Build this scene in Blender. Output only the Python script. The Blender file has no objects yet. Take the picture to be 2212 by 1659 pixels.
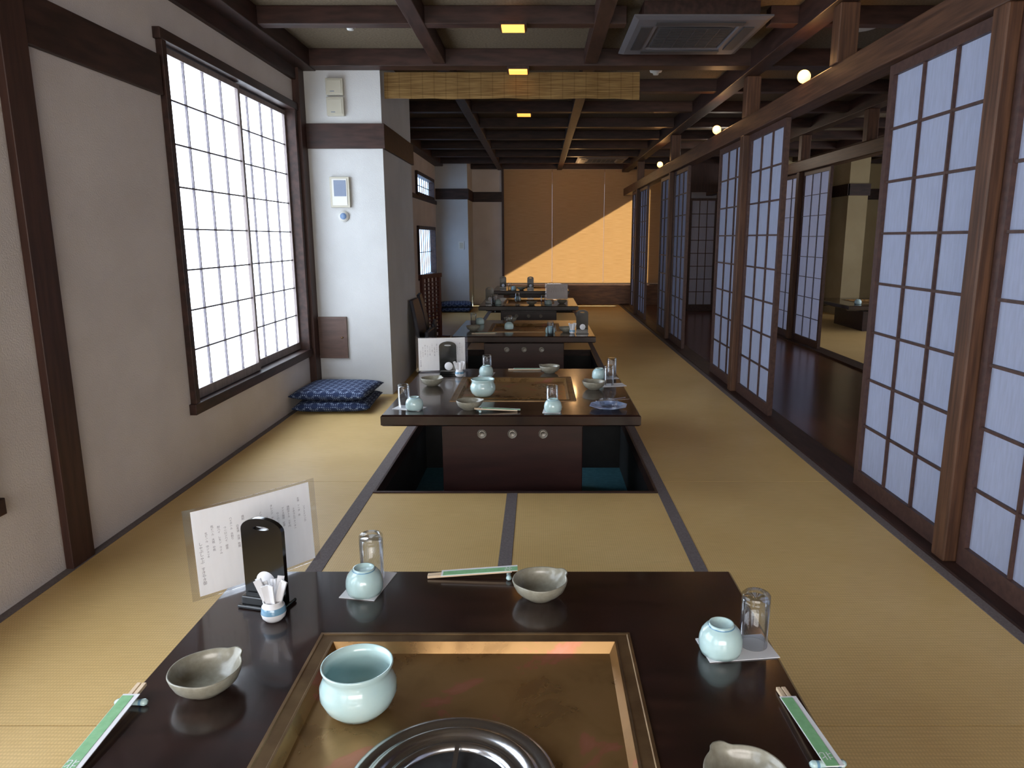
import bpy, bmesh, math, random
from mathutils import Vector, Matrix
random.seed(4)
scn = bpy.context.scene
COL = scn.collection
scn.view_settings.view_transform = 'Standard'
scn.view_settings.look = 'None'
scn.view_settings.exposure = 0.05
# ------------------------------------------------------------------ materials
def newmat(name):
    m = bpy.data.materials.new(name); m.use_nodes = True
    nt = m.node_tree; nt.nodes.clear()
    out = nt.nodes.new('ShaderNodeOutputMaterial')
    return m, nt, out
def N(nt, t, **kw):
    n = nt.nodes.new(t)
    for k, v in kw.items(): setattr(n, k, v)
    return n
def c4(c): return (c[0], c[1], c[2], 1)
def coords(nt, scale=(1,1,1), src='Object'):
    tc = N(nt, 'ShaderNodeTexCoord'); mp = N(nt, 'ShaderNodeMapping')
    mp.inputs['Scale'].default_value = scale
    nt.links.new(tc.outputs[src], mp.inputs[0]); return mp.outputs[0]
def ramp(nt, fac, stops):
    r = N(nt, 'ShaderNodeValToRGB'); cr = r.color_ramp
    cr.elements[0].position = stops[0][0]; cr.elements[0].color = c4(stops[0][1])
    cr.elements[1].position = stops[-1][0]; cr.elements[1].color = c4(stops[-1][1])
    for p, c in stops[1:-1]:
        e = cr.elements.new(p); e.color = c4(c)
    nt.links.new(fac, r.inputs[0]); return r.outputs[0]
def mk(name, c1, c2=None, scale=(1,1,1), ns=5, rough=.5, metal=0, bump=0, bs=None, coat=0, lo=.35, hi=.65, emit=None, es=0, detail=4, spec=.5):
    m, nt, out = newmat(name)
    b = N(nt, 'ShaderNodeBsdfPrincipled')
    b.inputs['Base Color'].default_value = c4(c1)
    b.inputs['Roughness'].default_value = rough
    b.inputs['Metallic'].default_value = metal
    b.inputs['Coat Weight'].default_value = coat
    b.inputs['Coat Roughness'].default_value = .08
    b.inputs['Specular IOR Level'].default_value = spec
    if emit:
        b.inputs['Emission Color'].default_value = c4(emit); b.inputs['Emission Strength'].default_value = es
    v = coords(nt, scale)
    nz = N(nt, 'ShaderNodeTexNoise'); nz.inputs['Scale'].default_value = ns; nz.inputs['Detail'].default_value = detail
    nt.links.new(v, nz.inputs['Vector'])
    if c2: nt.links.new(ramp(nt, nz.outputs['Fac'], [(lo, c1), (hi, c2)]), b.inputs['Base Color'])
    if bump:
        n2 = nz
        if bs:
            n2 = N(nt, 'ShaderNodeTexNoise'); n2.inputs['Scale'].default_value = bs; nt.links.new(v, n2.inputs['Vector'])
        bp = N(nt, 'ShaderNodeBump'); bp.inputs['Strength'].default_value = bump; bp.inputs['Distance'].default_value = .004
        nt.links.new(n2.outputs['Fac'], bp.inputs['Height']); nt.links.new(bp.outputs[0], b.inputs['Normal'])
    nt.links.new(b.outputs[0], out.inputs[0])
    return m

M = {}
M['plaster'] = mk('plaster', (.58,.53,.50), (.64,.59,.56), ns=3, rough=.9, bump=.5, bs=160)
M['plaster_white'] = mk('plaster_white', (.49,.50,.50), (.54,.55,.55), ns=3, rough=.9, bump=.4, bs=160)
M['plaster_yellow'] = mk('plaster_yellow', (.38,.31,.18), (.42,.35,.21), ns=3, rough=.9, bump=.4, bs=160)
M['ceiling'] = mk('ceiling_board', (.075,.054,.030), (.120,.088,.053), ns=70, rough=.9, bump=.3, bs=200)
M['dark'] = mk('dark_wood', (.020,.009,.007), (.046,.020,.015), scale=(3,.6,3), ns=10, rough=.5, bump=.15, spec=.3)
M['darkx'] = mk('dark_wood_cross', (.020,.009,.007), (.046,.020,.015), scale=(.6,3,3), ns=10, rough=.5, bump=.15, spec=.3)
M['darkv'] = mk('dark_wood_upright', (.034,.014,.010), (.058,.024,.017), scale=(5,5,.5), ns=8, rough=.5, bump=.15, spec=.35)
M['post'] = mk('post_wood', (.050,.022,.012), (.110,.050,.026), scale=(14,14,.7), ns=5, rough=.5, bump=.2, spec=.35, detail=6)
M['header'] = mk('header_wood', (.046,.021,.012), (.100,.046,.025), scale=(14,.7,14), ns=5, rough=.5, bump=.2, spec=.35, detail=6)
M['lattice'] = mk('lattice_wood', (.045,.020,.016), (.075,.036,.027), scale=(5,5,5), ns=8, rough=.5)
M['winlat'] = mk('window_lattice_wood', (.10,.09,.11), (.16,.14,.16), scale=(5,5,5), ns=8, rough=.6)
M['winsash'] = mk('window_sash_wood', (.16,.13,.13), (.22,.18,.17), scale=(5,5,.5), ns=8, rough=.5)  # sash wood lightened: glow of the window is put into its colour
M['lacquer'] = mk('lacquered_wood', (.011,.0045,.0038), (.026,.010,.007), scale=(1,4,1), ns=6, rough=.24, coat=.45)
M['pedestal'] = mk('pedestal_wood', (.022,.007,.006), (.036,.011,.009), scale=(.6,4,4), ns=6, rough=.35)
M['brass'] = mk('aged_brass', (.26,.165,.08), (.17,.10,.048), ns=14, rough=.42, metal=.8)
M['steel'] = mk('brushed_steel', (.58,.59,.61), rough=.22, metal=1)
M['silver'] = mk('silver_disc', (.34,.32,.28), (.16,.14,.12), ns=260, rough=.45, metal=.8)
M['black'] = mk('black_lacquer', (.006,.006,.006), rough=.15, coat=.4)
M['iron'] = mk('cast_iron', (.010,.009,.009), (.02,.02,.02), ns=60, rough=.6)
M['celadon'] = mk('celadon_glaze', (.46,.64,.64), (.51,.68,.67), ns=20, rough=.15, coat=.4)
M['celrim'] = mk('blue_glaze_band', (.16,.32,.46), rough=.15, coat=.5)
M['stone'] = mk('stoneware_glaze', (.24,.225,.175), (.30,.285,.225), ns=90, rough=.28, coat=.25)
M['white'] = mk('white_plastic', (.58,.58,.55), rough=.4)
M['cream'] = mk('cream_plastic', (.44,.42,.34), rough=.4)
M['whitepaper'] = mk('white_paper', (.74,.74,.76), rough=.8)
M['ink'] = mk('ink', (.30,.26,.27), rough=.7)
M['green'] = mk('green_paper', (.19,.42,.20), (.23,.48,.24), ns=80, rough=.6)
M['bamboo'] = mk('chopstick_wood', (.66,.50,.33), (.74,.58,.40), scale=(1,8,1), ns=20, rough=.6)
M['heri'] = mk('mat_border_cloth', (.115,.092,.090), (.155,.130,.125), ns=120, rough=.9, bump=.2)
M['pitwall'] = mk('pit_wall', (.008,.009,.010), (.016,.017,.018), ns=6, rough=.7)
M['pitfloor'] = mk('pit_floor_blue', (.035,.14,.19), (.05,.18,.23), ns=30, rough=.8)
M['acbody'] = mk('ac_plastic', (.095,.09,.10), rough=.55, spec=.3)
M['acdark'] = mk('ac_grille', (.022,.022,.026), rough=.6)
M['warmglow'] = mk('warm_lamp', (.9,.5,.2), rough=.5, emit=(1,.40,.06), es=1.8)
M['bulb'] = mk('lamp_bulb', (1,.8,.5), rough=.5, emit=(1,.52,.14), es=3.6)
M['dial'] = mk('blue_dial', (.12,.20,.35), rough=.3)
M['screenlcd'] = mk('grey_display', (.14,.18,.26), rough=.25)
M['redwood'] = mk('red_wood', (.075,.020,.014), (.12,.035,.022), scale=(5,5,1), ns=8, rough=.4)
M['navy'] = mk('navy_vinyl', (.010,.012,.024), (.016,.02,.038), ns=20, rough=.5)
M['blueplate'] = mk('blue_glaze_plate', (.22,.30,.50), (.34,.43,.62), ns=40, rough=.15, coat=.4)
M['panelwood'] = mk('brown_panel_wood', (.14,.06,.03), (.24,.11,.05), scale=(1,5,5), ns=6, rough=.45)
M['hatchwood'] = mk('hatch_wood', (.075,.04,.03), (.11,.06,.045), scale=(1,5,5), ns=6, rough=.5)

def m_tatami():
    m, nt, out = newmat('tatami'); b = N(nt, 'ShaderNodeBsdfPrincipled')
    v = coords(nt)
    w = N(nt, 'ShaderNodeTexWave'); w.bands_direction = 'Y'; w.inputs['Scale'].default_value = 24; w.inputs['Distortion'].default_value = .6
    w2 = N(nt, 'ShaderNodeTexWave'); w2.bands_direction = 'X'; w2.inputs['Scale'].default_value = 36; w2.inputs['Distortion'].default_value = 1.0
    nz = N(nt, 'ShaderNodeTexNoise'); nz.inputs['Scale'].default_value = 2.2; nz.inputs['Detail'].default_value = 6
    for n in (w, w2, nz): nt.links.new(v, n.inputs['Vector'])
    v2 = coords(nt, (8, 160, 1)); n3 = N(nt, 'ShaderNodeTexNoise'); n3.inputs['Scale'].default_value = 1.5; nt.links.new(v2, n3.inputs['Vector'])
    base = ramp(nt, nz.outputs['Fac'], [(.3, (.64,.435,.170)), (.7, (.71,.50,.215))])
    mu = N(nt, 'ShaderNodeMath', operation='MULTIPLY'); nt.links.new(w.outputs['Fac'], mu.inputs[0]); nt.links.new(w2.outputs['Fac'], mu.inputs[1])
    mx = N(nt, 'ShaderNodeMixRGB', blend_type='MULTIPLY'); mx.inputs[0].default_value = .36
    nt.links.new(base, mx.inputs[1]); nt.links.new(ramp(nt, mu.outputs[0], [(0, (.6,.56,.5)), (.5, (1,1,1))]), mx.inputs[2])
    my = N(nt, 'ShaderNodeMixRGB', blend_type='MULTIPLY'); my.inputs[0].default_value = .5
    nt.links.new(mx.outputs[0], my.inputs[1]); nt.links.new(ramp(nt, n3.outputs['Fac'], [(.3, (.82,.79,.72)), (.6, (1,1,1))]), my.inputs[2])
    nt.links.new(my.outputs[0], b.inputs['Base Color']); b.inputs['Roughness'].default_value = .5; b.inputs['Specular IOR Level'].default_value = .4
    bp = N(nt, 'ShaderNodeBump'); bp.inputs['Strength'].default_value = .08; bp.inputs['Distance'].default_value = .002
    nt.links.new(mu.outputs[0], bp.inputs['Height']); nt.links.new(bp.outputs[0], b.inputs['Normal'])
    nt.links.new(b.outputs[0], out.inputs[0]); return m
M['tatami'] = m_tatami()

def m_planks():
    m, nt, out = newmat('corridor_planks'); b = N(nt, 'ShaderNodeBsdfPrincipled')
    tc = N(nt, 'ShaderNodeTexCoord'); mp = N(nt, 'ShaderNodeMapping'); mp.inputs['Rotation'].default_value = (0, 0, math.pi/2)
    nt.links.new(tc.outputs['Object'], mp.inputs[0])
    br = N(nt, 'ShaderNodeTexBrick'); br.inputs['Scale'].default_value = 1; br.inputs['Brick Width'].default_value = .6; br.inputs['Row Height'].default_value = .09
    br.inputs['Mortar Size'].default_value = .003
    br.inputs['Color1'].default_value = c4((.13,.048,.028)); br.inputs['Color2'].default_value = c4((.085,.032,.020)); br.inputs['Mortar'].default_value = c4((.015,.007,.005))
    nt.links.new(mp.outputs[0], br.inputs['Vector']); nt.links.new(br.outputs['Color'], b.inputs['Base Color'])
    b.inputs['Roughness'].default_value = .2; nt.links.new(b.outputs[0], out.inputs[0]); return m
M['planks'] = m_planks()

def m_paper(name, col, em=None, es=0, trans=.45, lowk=.90):
    m, nt, out = newmat(name)
    v = coords(nt, (30, 30, 4)); nz = N(nt, 'ShaderNodeTexNoise'); nz.inputs['Scale'].default_value = 3; nz.inputs['Detail'].default_value = 6
    nt.links.new(v, nz.inputs['Vector'])
    cc = ramp(nt, nz.outputs['Fac'], [(.3, tuple(x*lowk for x in col)), (.7, col)])
    d = N(nt, 'ShaderNodeBsdfDiffuse'); t = N(nt, 'ShaderNodeBsdfTranslucent'); mx = N(nt, 'ShaderNodeMixShader'); mx.inputs[0].default_value = trans
    nt.links.new(cc, d.inputs[0]); nt.links.new(cc, t.inputs[0]); nt.links.new(d.outputs[0], mx.inputs[1]); nt.links.new(t.outputs[0], mx.inputs[2])
    last = mx.outputs[0]
    if em:
        e = N(nt, 'ShaderNodeEmission'); e.inputs[0].default_value = c4(em); e.inputs[1].default_value = es
        a = N(nt, 'ShaderNodeAddShader'); nt.links.new(last, a.inputs[0]); nt.links.new(e.outputs[0], a.inputs[1]); last = a.outputs[0]
    nt.links.new(last, out.inputs[0]); return m
M['paper'] = m_paper('shoji_paper', (.52,.57,.74), trans=.35, lowk=.88)
M['paper2'] = m_paper('backlit_shoji_paper', (.68,.72,.86), trans=.6)
M['winpaper'] = m_paper('daylit_shoji_paper', (.7,.7,.7), (.77,.87,1.0), 4.4)
M['winpaper_dim'] = m_paper('daylit_glass_paper', (.5,.6,.7), (.50,.70,1.0), 2.6)
M['menu'] = m_paper('menu_paper', (.97,.96,.95), trans=.5, lowk=.97)

def m_sudare(name, c1, c2, trans, period=.010, sp=.11, sf=.6, wf=.55, zs=30):
    m, nt, out = newmat(name); v = coords(nt)
    w = N(nt, 'ShaderNodeTexWave'); w.bands_direction = 'Z'; w.inputs['Scale'].default_value = .314/period; w.inputs['Distortion'].default_value = .6
    s = N(nt, 'ShaderNodeTexWave'); s.bands_direction = 'X'; s.inputs['Scale'].default_value = .314/sp
    vn = coords(nt, (1, 1, zs)); nz = N(nt, 'ShaderNodeTexNoise'); nz.inputs['Scale'].default_value = 5; nz.inputs['Detail'].default_value = 7
    nt.links.new(v, w.inputs['Vector']); nt.links.new(v, s.inputs['Vector']); nt.links.new(vn, nz.inputs['Vector'])
    base = ramp(nt, nz.outputs['Fac'], [(.3, c1), (.7, c2)])
    m1 = N(nt, 'ShaderNodeMixRGB', blend_type='MULTIPLY'); m1.inputs[0].default_value = wf
    nt.links.new(base, m1.inputs[1]); nt.links.new(ramp(nt, w.outputs['Fac'], [(0, (.4,.33,.25)), (.4, (1,1,1))]), m1.inputs[2])
    m2 = N(nt, 'ShaderNodeMixRGB', blend_type='MULTIPLY'); m2.inputs[0].default_value = sf
    nt.links.new(m1.outputs[0], m2.inputs[1]); nt.links.new(ramp(nt, s.outputs['Fac'], [(0, (.4,.35,.3)), (.04, (1,1,1))]), m2.inputs[2])
    d = N(nt, 'ShaderNodeBsdfDiffuse'); t = N(nt, 'ShaderNodeBsdfTranslucent'); mx = N(nt, 'ShaderNodeMixShader'); mx.inputs[0].default_value = trans
    for x in (d, t): nt.links.new(m2.outputs[0], x.inputs[0])
    nt.links.new(d.outputs[0], mx.inputs[1]); nt.links.new(t.outputs[0], mx.inputs[2]); nt.links.new(mx.outputs[0], out.inputs[0]); return m
M['sudare'] = m_sudare('reed_valance', (.14,.080,.030), (.33,.215,.09), .2, .008, .085, .35)
M['blind'] = m_sudare('bamboo_blind', (.50,.325,.165), (.66,.46,.27), .5, .03, .30, 0, .0, 70)

def m_copper():
    m, nt, out = newmat('copper_tray'); b = N(nt, 'ShaderNodeBsdfPrincipled'); v = coords(nt)
    nz = N(nt, 'ShaderNodeTexNoise'); nz.inputs['Scale'].default_value = 9; nz.inputs['Detail'].default_value = 7; nz.inputs['Distortion'].default_value = .8
    nt.links.new(v, nz.inputs['Vector'])
    nt.links.new(ramp(nt, nz.outputs['Fac'], [(.30, (.24,.135,.052)), (.50, (.33,.195,.078)), (.60, (.35,.205,.085)), (.63, (.42,.18,.10)), (.70, (.46,.20,.13))]), b.inputs['Base Color'])
    nt.links.new(ramp(nt, nz.outputs['Fac'], [(.3, (.24,)*3), (.65, (.36,)*3)]), b.inputs['Roughness'])
    b.inputs['Metallic'].default_value = .72
    nt.links.new(b.outputs[0], out.inputs[0]); return m
M['copper'] = m_copper()
def m_clear(name, f=.10, tint=(.95,.97,1), k=.5):
    m, nt, out = newmat(name)
    t = N(nt, 'ShaderNodeBsdfTransparent'); t.inputs[0].default_value = c4(tint)
    g = N(nt, 'ShaderNodeBsdfGlossy'); g.inputs['Roughness'].default_value = .05
    lw = N(nt, 'ShaderNodeLayerWeight'); lw.inputs[0].default_value = .3
    ma = N(nt, 'ShaderNodeMath', operation='MULTIPLY_ADD'); ma.inputs[1].default_value = k; ma.inputs[2].default_value = f
    nt.links.new(lw.outputs['Fresnel'], ma.inputs[0])
    mx = N(nt, 'ShaderNodeMixShader'); nt.links.new(ma.outputs[0], mx.inputs[0]); nt.links.new(t.outputs[0], mx.inputs[1]); nt.links.new(g.outputs[0], mx.inputs[2])
    nt.links.new(mx.outputs[0], out.inputs[0]); return m
M['glass'] = m_clear('clear_glass', .02, (.97,.985,1), .6)
M['film'] = m_clear('clear_film', .04, (.93,.93,.94), .3)
def m_kasuri():
    m, nt, out = newmat('kasuri_cloth'); b = N(nt, 'ShaderNodeBsdfPrincipled'); v = coords(nt)
    def vo(sc, th, metric):
        n = N(nt, 'ShaderNodeTexVoronoi'); n.distance = metric; n.inputs['Scale'].default_value = sc; n.inputs['Randomness'].default_value = 0
        n.voronoi_dimensions = '2D'
        nt.links.new(v, n.inputs['Vector']); l = N(nt, 'ShaderNodeMath', operation='LESS_THAN'); l.inputs[1].default_value = th
        nt.links.new(n.outputs['Distance'], l.inputs[0]); return l.outputs[0]
    a = vo(22, .18, 'CHEBYCHEV'); c = vo(66, .26, 'CHEBYCHEV')
    ck = N(nt, 'ShaderNodeTexChecker'); ck.inputs['Scale'].default_value = 22; nt.links.new(v, ck.inputs['Vector'])
    mu = N(nt, 'ShaderNodeMath', operation='MULTIPLY'); nt.links.new(c, mu.inputs[0]); nt.links.new(ck.outputs['Fac'], mu.inputs[1])
    mxx = N(nt, 'ShaderNodeMath', operation='MAXIMUM'); nt.links.new(mu.outputs[0], mxx.inputs[0]); nt.links.new(a, mxx.inputs[1])
    nt.links.new(ramp(nt, mxx.outputs[0], [(0, (.009,.022,.075)), (1, (.20,.26,.38))]), b.inputs['Base Color'])
    b.inputs['Roughness'].default_value = .9; nt.links.new(b.outputs[0], out.inputs[0]); return m
M['kasuri'] = m_kasuri()

# ------------------------------------------------------------------ mesh helpers
def obj_from_bm(name, bm, mats, smooth=False, parent=None, loc=(0,0,0), bevel=0):
    me = bpy.data.meshes.new(name); bmesh.ops.recalc_face_normals(bm, faces=bm.faces); bm.to_mesh(me); bm.free()
    if not isinstance(mats, (list, tuple)): mats = [mats]
    for m in mats: me.materials.append(m)
    if smooth:
        for p in me.polygons: p.use_smooth = True
    o = bpy.data.objects.new(name, me); COL.objects.link(o); o.location = loc
    if parent: o.parent = parent
    if bevel:
        b = o.modifiers.new('bevel', 'BEVEL'); b.width = bevel; b.segments = 2; b.limit_method = 'ANGLE'; b.angle_limit = math.radians(40)
    return o
def addbox(bm, x0, x1, y0, y1, z0, z1, mi=0):
    vs = [bm.verts.new(p) for p in [(x0,y0,z0),(x1,y0,z0),(x1,y1,z0),(x0,y1,z0),(x0,y0,z1),(x1,y0,z1),(x1,y1,z1),(x0,y1,z1)]]
    for q in [(0,3,2,1),(4,5,6,7),(0,1,5,4),(1,2,6,5),(2,3,7,6),(3,0,4,7)]:
        f = bm.faces.new([vs[i] for i in q]); f.material_index = mi
    return vs
def boxes(name, lst, mat, parent=None, bevel=0, loc=(0,0,0)):
    bm = bmesh.new()
    for b in lst: addbox(bm, *b)
    return obj_from_bm(name, bm, mat, parent=parent, bevel=bevel, loc=loc)
def lathe(name, prof, mat, seg=40, parent=None, loc=(0,0,0), fn=None, mi=None, smooth=True):
    bm = bmesh.new(); rings = []
    for r, z in prof:
        if r < 1e-6: rings.append([bm.verts.new((0,0,z))])
        else: rings.append([bm.verts.new((r*math.cos(2*math.pi*i/seg), r*math.sin(2*math.pi*i/seg), z)) for i in range(seg)])
    for k in range(len(rings)-1):
        a, b = rings[k], rings[k+1]
        for i in range(seg):
            j = (i+1) % seg
            if len(a) == 1 and len(b) == 1: continue
            if len(a) == 1: f = bm.faces.new([a[0], b[i], b[j]])
            elif len(b) == 1: f = bm.faces.new([a[i], a[j], b[0]])
            else: f = bm.faces.new([a[i], a[j], b[j], b[i]])
            if mi: f.material_index = mi[k]
    if fn:
        for v in bm.verts: v.co = fn(v.co.copy())
    return obj_from_bm(name, bm, mat, smooth=smooth, parent=parent, loc=loc)
def curvemesh(name, outlines, depth, mat, parent=None):
    """outlines in XZ plane, extruded along Y"""
    cu = bpy.data.curves.new(name, 'CURVE'); cu.dimensions = '2D'; cu.fill_mode = 'BOTH'; cu.extrude = depth/2
    for pts in outlines:
        s = cu.splines.new('POLY'); s.points.add(len(pts)-1); s.use_cyclic_u = True
        for p, q in zip(s.points, pts): p.co = (q[0], q[1], 0, 1)
    t = bpy.data.objects.new('t', cu); COL.objects.link(t)
    me = bpy.data.meshes.new_from_object(t.evaluated_get(bpy.context.evaluated_depsgraph_get()))
    bpy.data.objects.remove(t); me.transform(Matrix.Rotation(math.pi/2, 4, 'X')); me.name = name
    me.materials.clear(); me.materials.append(mat)
    o = bpy.data.objects.new(name, me); COL.objects.link(o)
    if parent: o.parent = parent
    return o
def textmesh(name, s, size, mat, parent=None, loc=(0,0,0), rot=(0,0,0), line=1.0, top=False):
    cu = bpy.data.curves.new(name, 'FONT'); cu.body = s; cu.size = size; cu.space_line = line; cu.align_x = 'CENTER'; cu.align_y = 'TOP' if top else 'CENTER'; cu.resolution_u = 3
    t = bpy.data.objects.new('t', cu); COL.objects.link(t)
    me = bpy.data.meshes.new_from_object(t.evaluated_get(bpy.context.evaluated_depsgraph_get()))
    bpy.data.objects.remove(t); me.name = name; me.materials.clear(); me.materials.append(mat)
    o = bpy.data.objects.new(name, me); COL.objects.link(o); o.location = loc; o.rotation_euler = rot
    if parent: o.parent = parent
    return o
def empty(name, loc=(0,0,0)):
    e = bpy.data.objects.new(name, None); COL.objects.link(e); e.location = loc; e.empty_display_size = .05; return e
def tag(o, label, cat, group=None):
    o['label'] = label; o['category'] = cat
    if group: o['group'] = group
    return o
def struct(o, label=None, cat=None):
    o['kind'] = 'structure'
    if label: o['label'] = label
    if cat: o['category'] = cat
    return o
def clone(root, loc, rz=0):
    n = root.copy(); COL.objects.link(n); n.location = loc; n.rotation_euler = (0, 0, rz)
    def rec(a, b):
        for c in list(a.children):
            d = c.copy(); COL.objects.link(d); d.parent = b; d.matrix_parent_inverse = c.matrix_parent_inverse.copy(); rec(c, d)
    rec(root, n); return n
REG = {}
def place(kind, x, y, z=.35, rz=0, label=None):
    if kind in REG: o = clone(REG[kind], (x, y, z), rz)
    else:
        o = BUILD[kind](); o.location = (x, y, z); o.rotation_euler = (0, 0, rz); REG[kind] = o
    if label: o['label'] = label
    return o
_tr = [0]
def trim(lst, mat, label, bevel=0):
    _tr[0] += 1
    if not isinstance(lst[0], (list, tuple)): lst = [lst]
    return struct(boxes('trim_%d' % _tr[0], lst, mat, bevel=bevel), label, 'beam')

# ------------------------------------------------------------------ dims
XL, XR, YB, ZC = -1.75, 1.56, 13.4, 2.50
YN = -3.0
XR2, XE = 3.05, 6.4
TY = [1.10, 4.07, 6.96, 9.86, 12.62]
PX0, PX1 = -.80, .57
pits = [(y-.79, min(y+.83, 13.3)) for y in TY]

# ------------------------------------------------------------------ floor
def floorpiece(lst, mat, label):
    o = struct(boxes('floor', lst, mat), label, 'floor'); return o
ys = [YN, -2.1, -.25, 1.6, 3.45, 5.3, 7.15, 9.0, 10.85, 12.7, YB]
for a, b in zip(ys[:-1], ys[1:]):
    floorpiece([(XL, -.86, a+.0015, b-.0015, -.06, 0)], M['tatami'], 'woven straw tatami mat beside the plaster wall')
    floorpiece([(.62, 1.50, a+.0015, b-.0015, -.06, 0)], M['tatami'], 'woven straw tatami mat beside the sliding doors')
floorpiece([(XL, XL+.035, YN, YB, -.05, .002), (-.86, PX0, YN, YB, -.06, .002), (PX1, .62, YN, YB, -.06, .002), (1.46, 1.50, YN, YB, -.05, .002)], M['heri'], 'grey cloth tatami borders')
ed = [YN] + [q for p in pits for q in p] + [YB]
for i in range(0, len(ed), 2):
    a, b = ed[i], ed[i+1]
    if b-a < .08: continue
    floorpiece([(PX0, -.155, a, b, -.06, 0), (-.105, PX1, a, b, -.06, 0)], M['tatami'], 'short tatami mats between the sunken table pits')
    floorpiece([(-.155, -.105, a, b, -.06, .002)], M['heri'], 'grey cloth border between two mats')
for a, b in pits:
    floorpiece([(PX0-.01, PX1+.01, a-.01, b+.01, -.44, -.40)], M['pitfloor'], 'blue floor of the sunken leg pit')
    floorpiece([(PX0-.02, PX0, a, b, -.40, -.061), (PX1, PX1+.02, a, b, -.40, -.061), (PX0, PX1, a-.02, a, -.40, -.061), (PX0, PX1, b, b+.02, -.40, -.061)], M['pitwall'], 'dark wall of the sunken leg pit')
    floorpiece([(PX0, PX1, a, a+.018, -.06, .006), (PX0, PX1, b-.018, b, -.06, .006), (PX0, PX0+.012, a+.018, b-.018, -.06, .004), (PX1-.012, PX1, a+.018, b-.018, -.06, .004)], M['darkx'], 'thin wooden rim around the leg pit')
floorpiece([(1.66, XR2-.07, YN, YB, -.06, -.005)], M['planks'], 'polished dark wooden corridor floor')
floorpiece([(XR2+.09, XE, YN, YB, -.06, 0)], M['tatami'], 'tatami floor of the neighbouring room')
trim([(1.50, 1.66, YN, YB, -.06, .012)], M['dark'], 'dark wooden door track along the corridor')
trim([(XR2-.07, XR2+.09, YN, YB, -.06, .012)], M['dark'], 'dark wooden door track of the neighbouring room')

# ------------------------------------------------------------------ walls
def wall_holes(name, x0, x1, y0, y1, z0, z1, holes, mat):
    L = []; cur = y0
    cols = sorted(set([(h[0], h[1]) for h in holes]))
    for a, b in cols:
        L.append((x0, x1, cur, a, z0, z1))
        hs = sorted([(h[2], h[3]) for h in holes if h[0] == a]); zc = z0
        for c, d in hs: L.append((x0, x1, a, b, zc, c)); zc = d
        L.append((x0, x1, a, b, zc, z1)); cur = b
    L.append((x0, x1, cur, y1, z0, z1))
    return boxes(name, L, mat)
WZ0, WZ1 = .33, 2.14
winL = [(-2.55, -.70), (.32, 2.17), (3.52, 5.38)]
holes = [(a, b, WZ0, WZ1) for a, b in winL] + [(10.5, 12.2, .60, 1.38), (10.5, 12.2, 1.80, 2.14)]
struct(wall_holes('wall_left', XL-.15, XL, YN, YB, -.06, ZC, holes, M['plaster']), 'textured beige plaster wall', 'wall')
struct(boxes('wall_back', [(XL, -.66, YB, YB+.15, -.06, ZC), (-.66, 2.35, YB, YB+.15, 2.42, ZC), (2.35, XE, YB, YB+.15, -.06, ZC)], M['plaster']), 'plaster end wall around the wide blind window', 'wall')
struct(boxes('wall_back', [(-.66, 2.35, YB-.02, YB+.15, -.06, .36)], M['panelwood']), 'brown wooden low wall under the blinds', 'wall')
struct(boxes('wall_right', [(XE, XE+.15, YN, YB+.15, -.06, ZC)], M['plaster_yellow']), 'yellowish plaster wall of the neighbouring room', 'wall')
struct(boxes('wall_front', [(XL-.15, XE+.15, YN-.15, YN, -.06, ZC)], M['plaster']), 'plaster wall', 'wall')
struct(boxes('wall_left', [(XL, -1.15, 5.52, 6.72, 0, ZC)], M['plaster_white']), 'pale plaster wall pier jutting into the room', 'wall')
struct(boxes('wall_left', [(XL, -1.21, 12.5, YB, 0, ZC)], M['plaster_white']), 'pale plaster wall pier in the far corner', 'wall')
struct(boxes('wall_right', [(2.42, XR2-.07, 12.2, 12.3, 1.95, ZC), (2.94, XR2-.07, 12.2, 12.3, 0, 1.95), (2.42, 2.50, 12.2, 12.3, 0, 1.95)], M['darkv']), 'dark wooden frame closing the corridor end', 'wall')
struct(boxes('wall_back', [(3.2, 5.05, 12.0, 12.1, 0, ZC), (4.75, 5.05, 11.4, 12.0, 0, ZC), (5.05, XE, 12.6, 12.7, 0, ZC)], M['plaster_yellow']), 'yellowish plaster wall with stepped corner', 'wall')
trim([(3.2, 4.74, 11.97, 12.0, 1.845, 2.02), (4.73, 5.07, 11.37, 11.4, 1.845, 2.02), (4.72, 4.75, 11.37, 12.0, 1.845, 2.02), (5.07, XE, 12.57, 12.6, 1.845, 2.02)], M['darkx'], 'dark wooden band on the neighbouring room wall')
struct(boxes('ceiling', [(XL-.15, XE+.15, YN-.15, YB+.15, ZC, ZC+.1)], M['ceiling']), 'beige board ceiling', 'ceiling')

# wall timber
P = [-3.27, -.36, 2.55, 5.62, 8.66, 11.55]
trim([(XL, XL+.03, 2.47, 2.60, 0, 2.40)], M['darkv'], 'dark timber post on the plaster wall', .003)
trim([(XL, XL+.05, 5.40, 5.52, 0, 2.40)], M['darkv'], 'dark timber post beside the window', .003)
trim([(XL, XL+.03, -.46, -.33, 0, 2.40)], M['darkv'], 'dark timber post on the plaster wall', .003)
B0, B1 = 1.845, 2.02
trim([(XL, XL+.025, 2.60, 3.50, B0, B1)], M['dark'], 'dark timber band on the plaster wall', .003)
trim([(XL, XL+.025, 2.19, 2.47, B0, B1)], M['dark'], 'dark timber band on the plaster wall', .003)
trim([(XL+.05, -1.148, 5.50, 5.52, B0, B1), (-1.15, -1.13, 5.50, 6.74, B0, B1)], M['darkx'], 'dark timber band around the wall pier', .002)
trim([(XL, XL+.025, 6.72, 12.48, B0-.09, B0-.03)], M['dark'], 'dark timber band above the low window', .003)
trim([(XL, -1.208, 12.48, 12.5, B0, B1), (-1.21, -1.19, 12.48, YB, B0, B1)], M['darkx'], 'dark timber band around the corner pier', .002)
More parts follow.
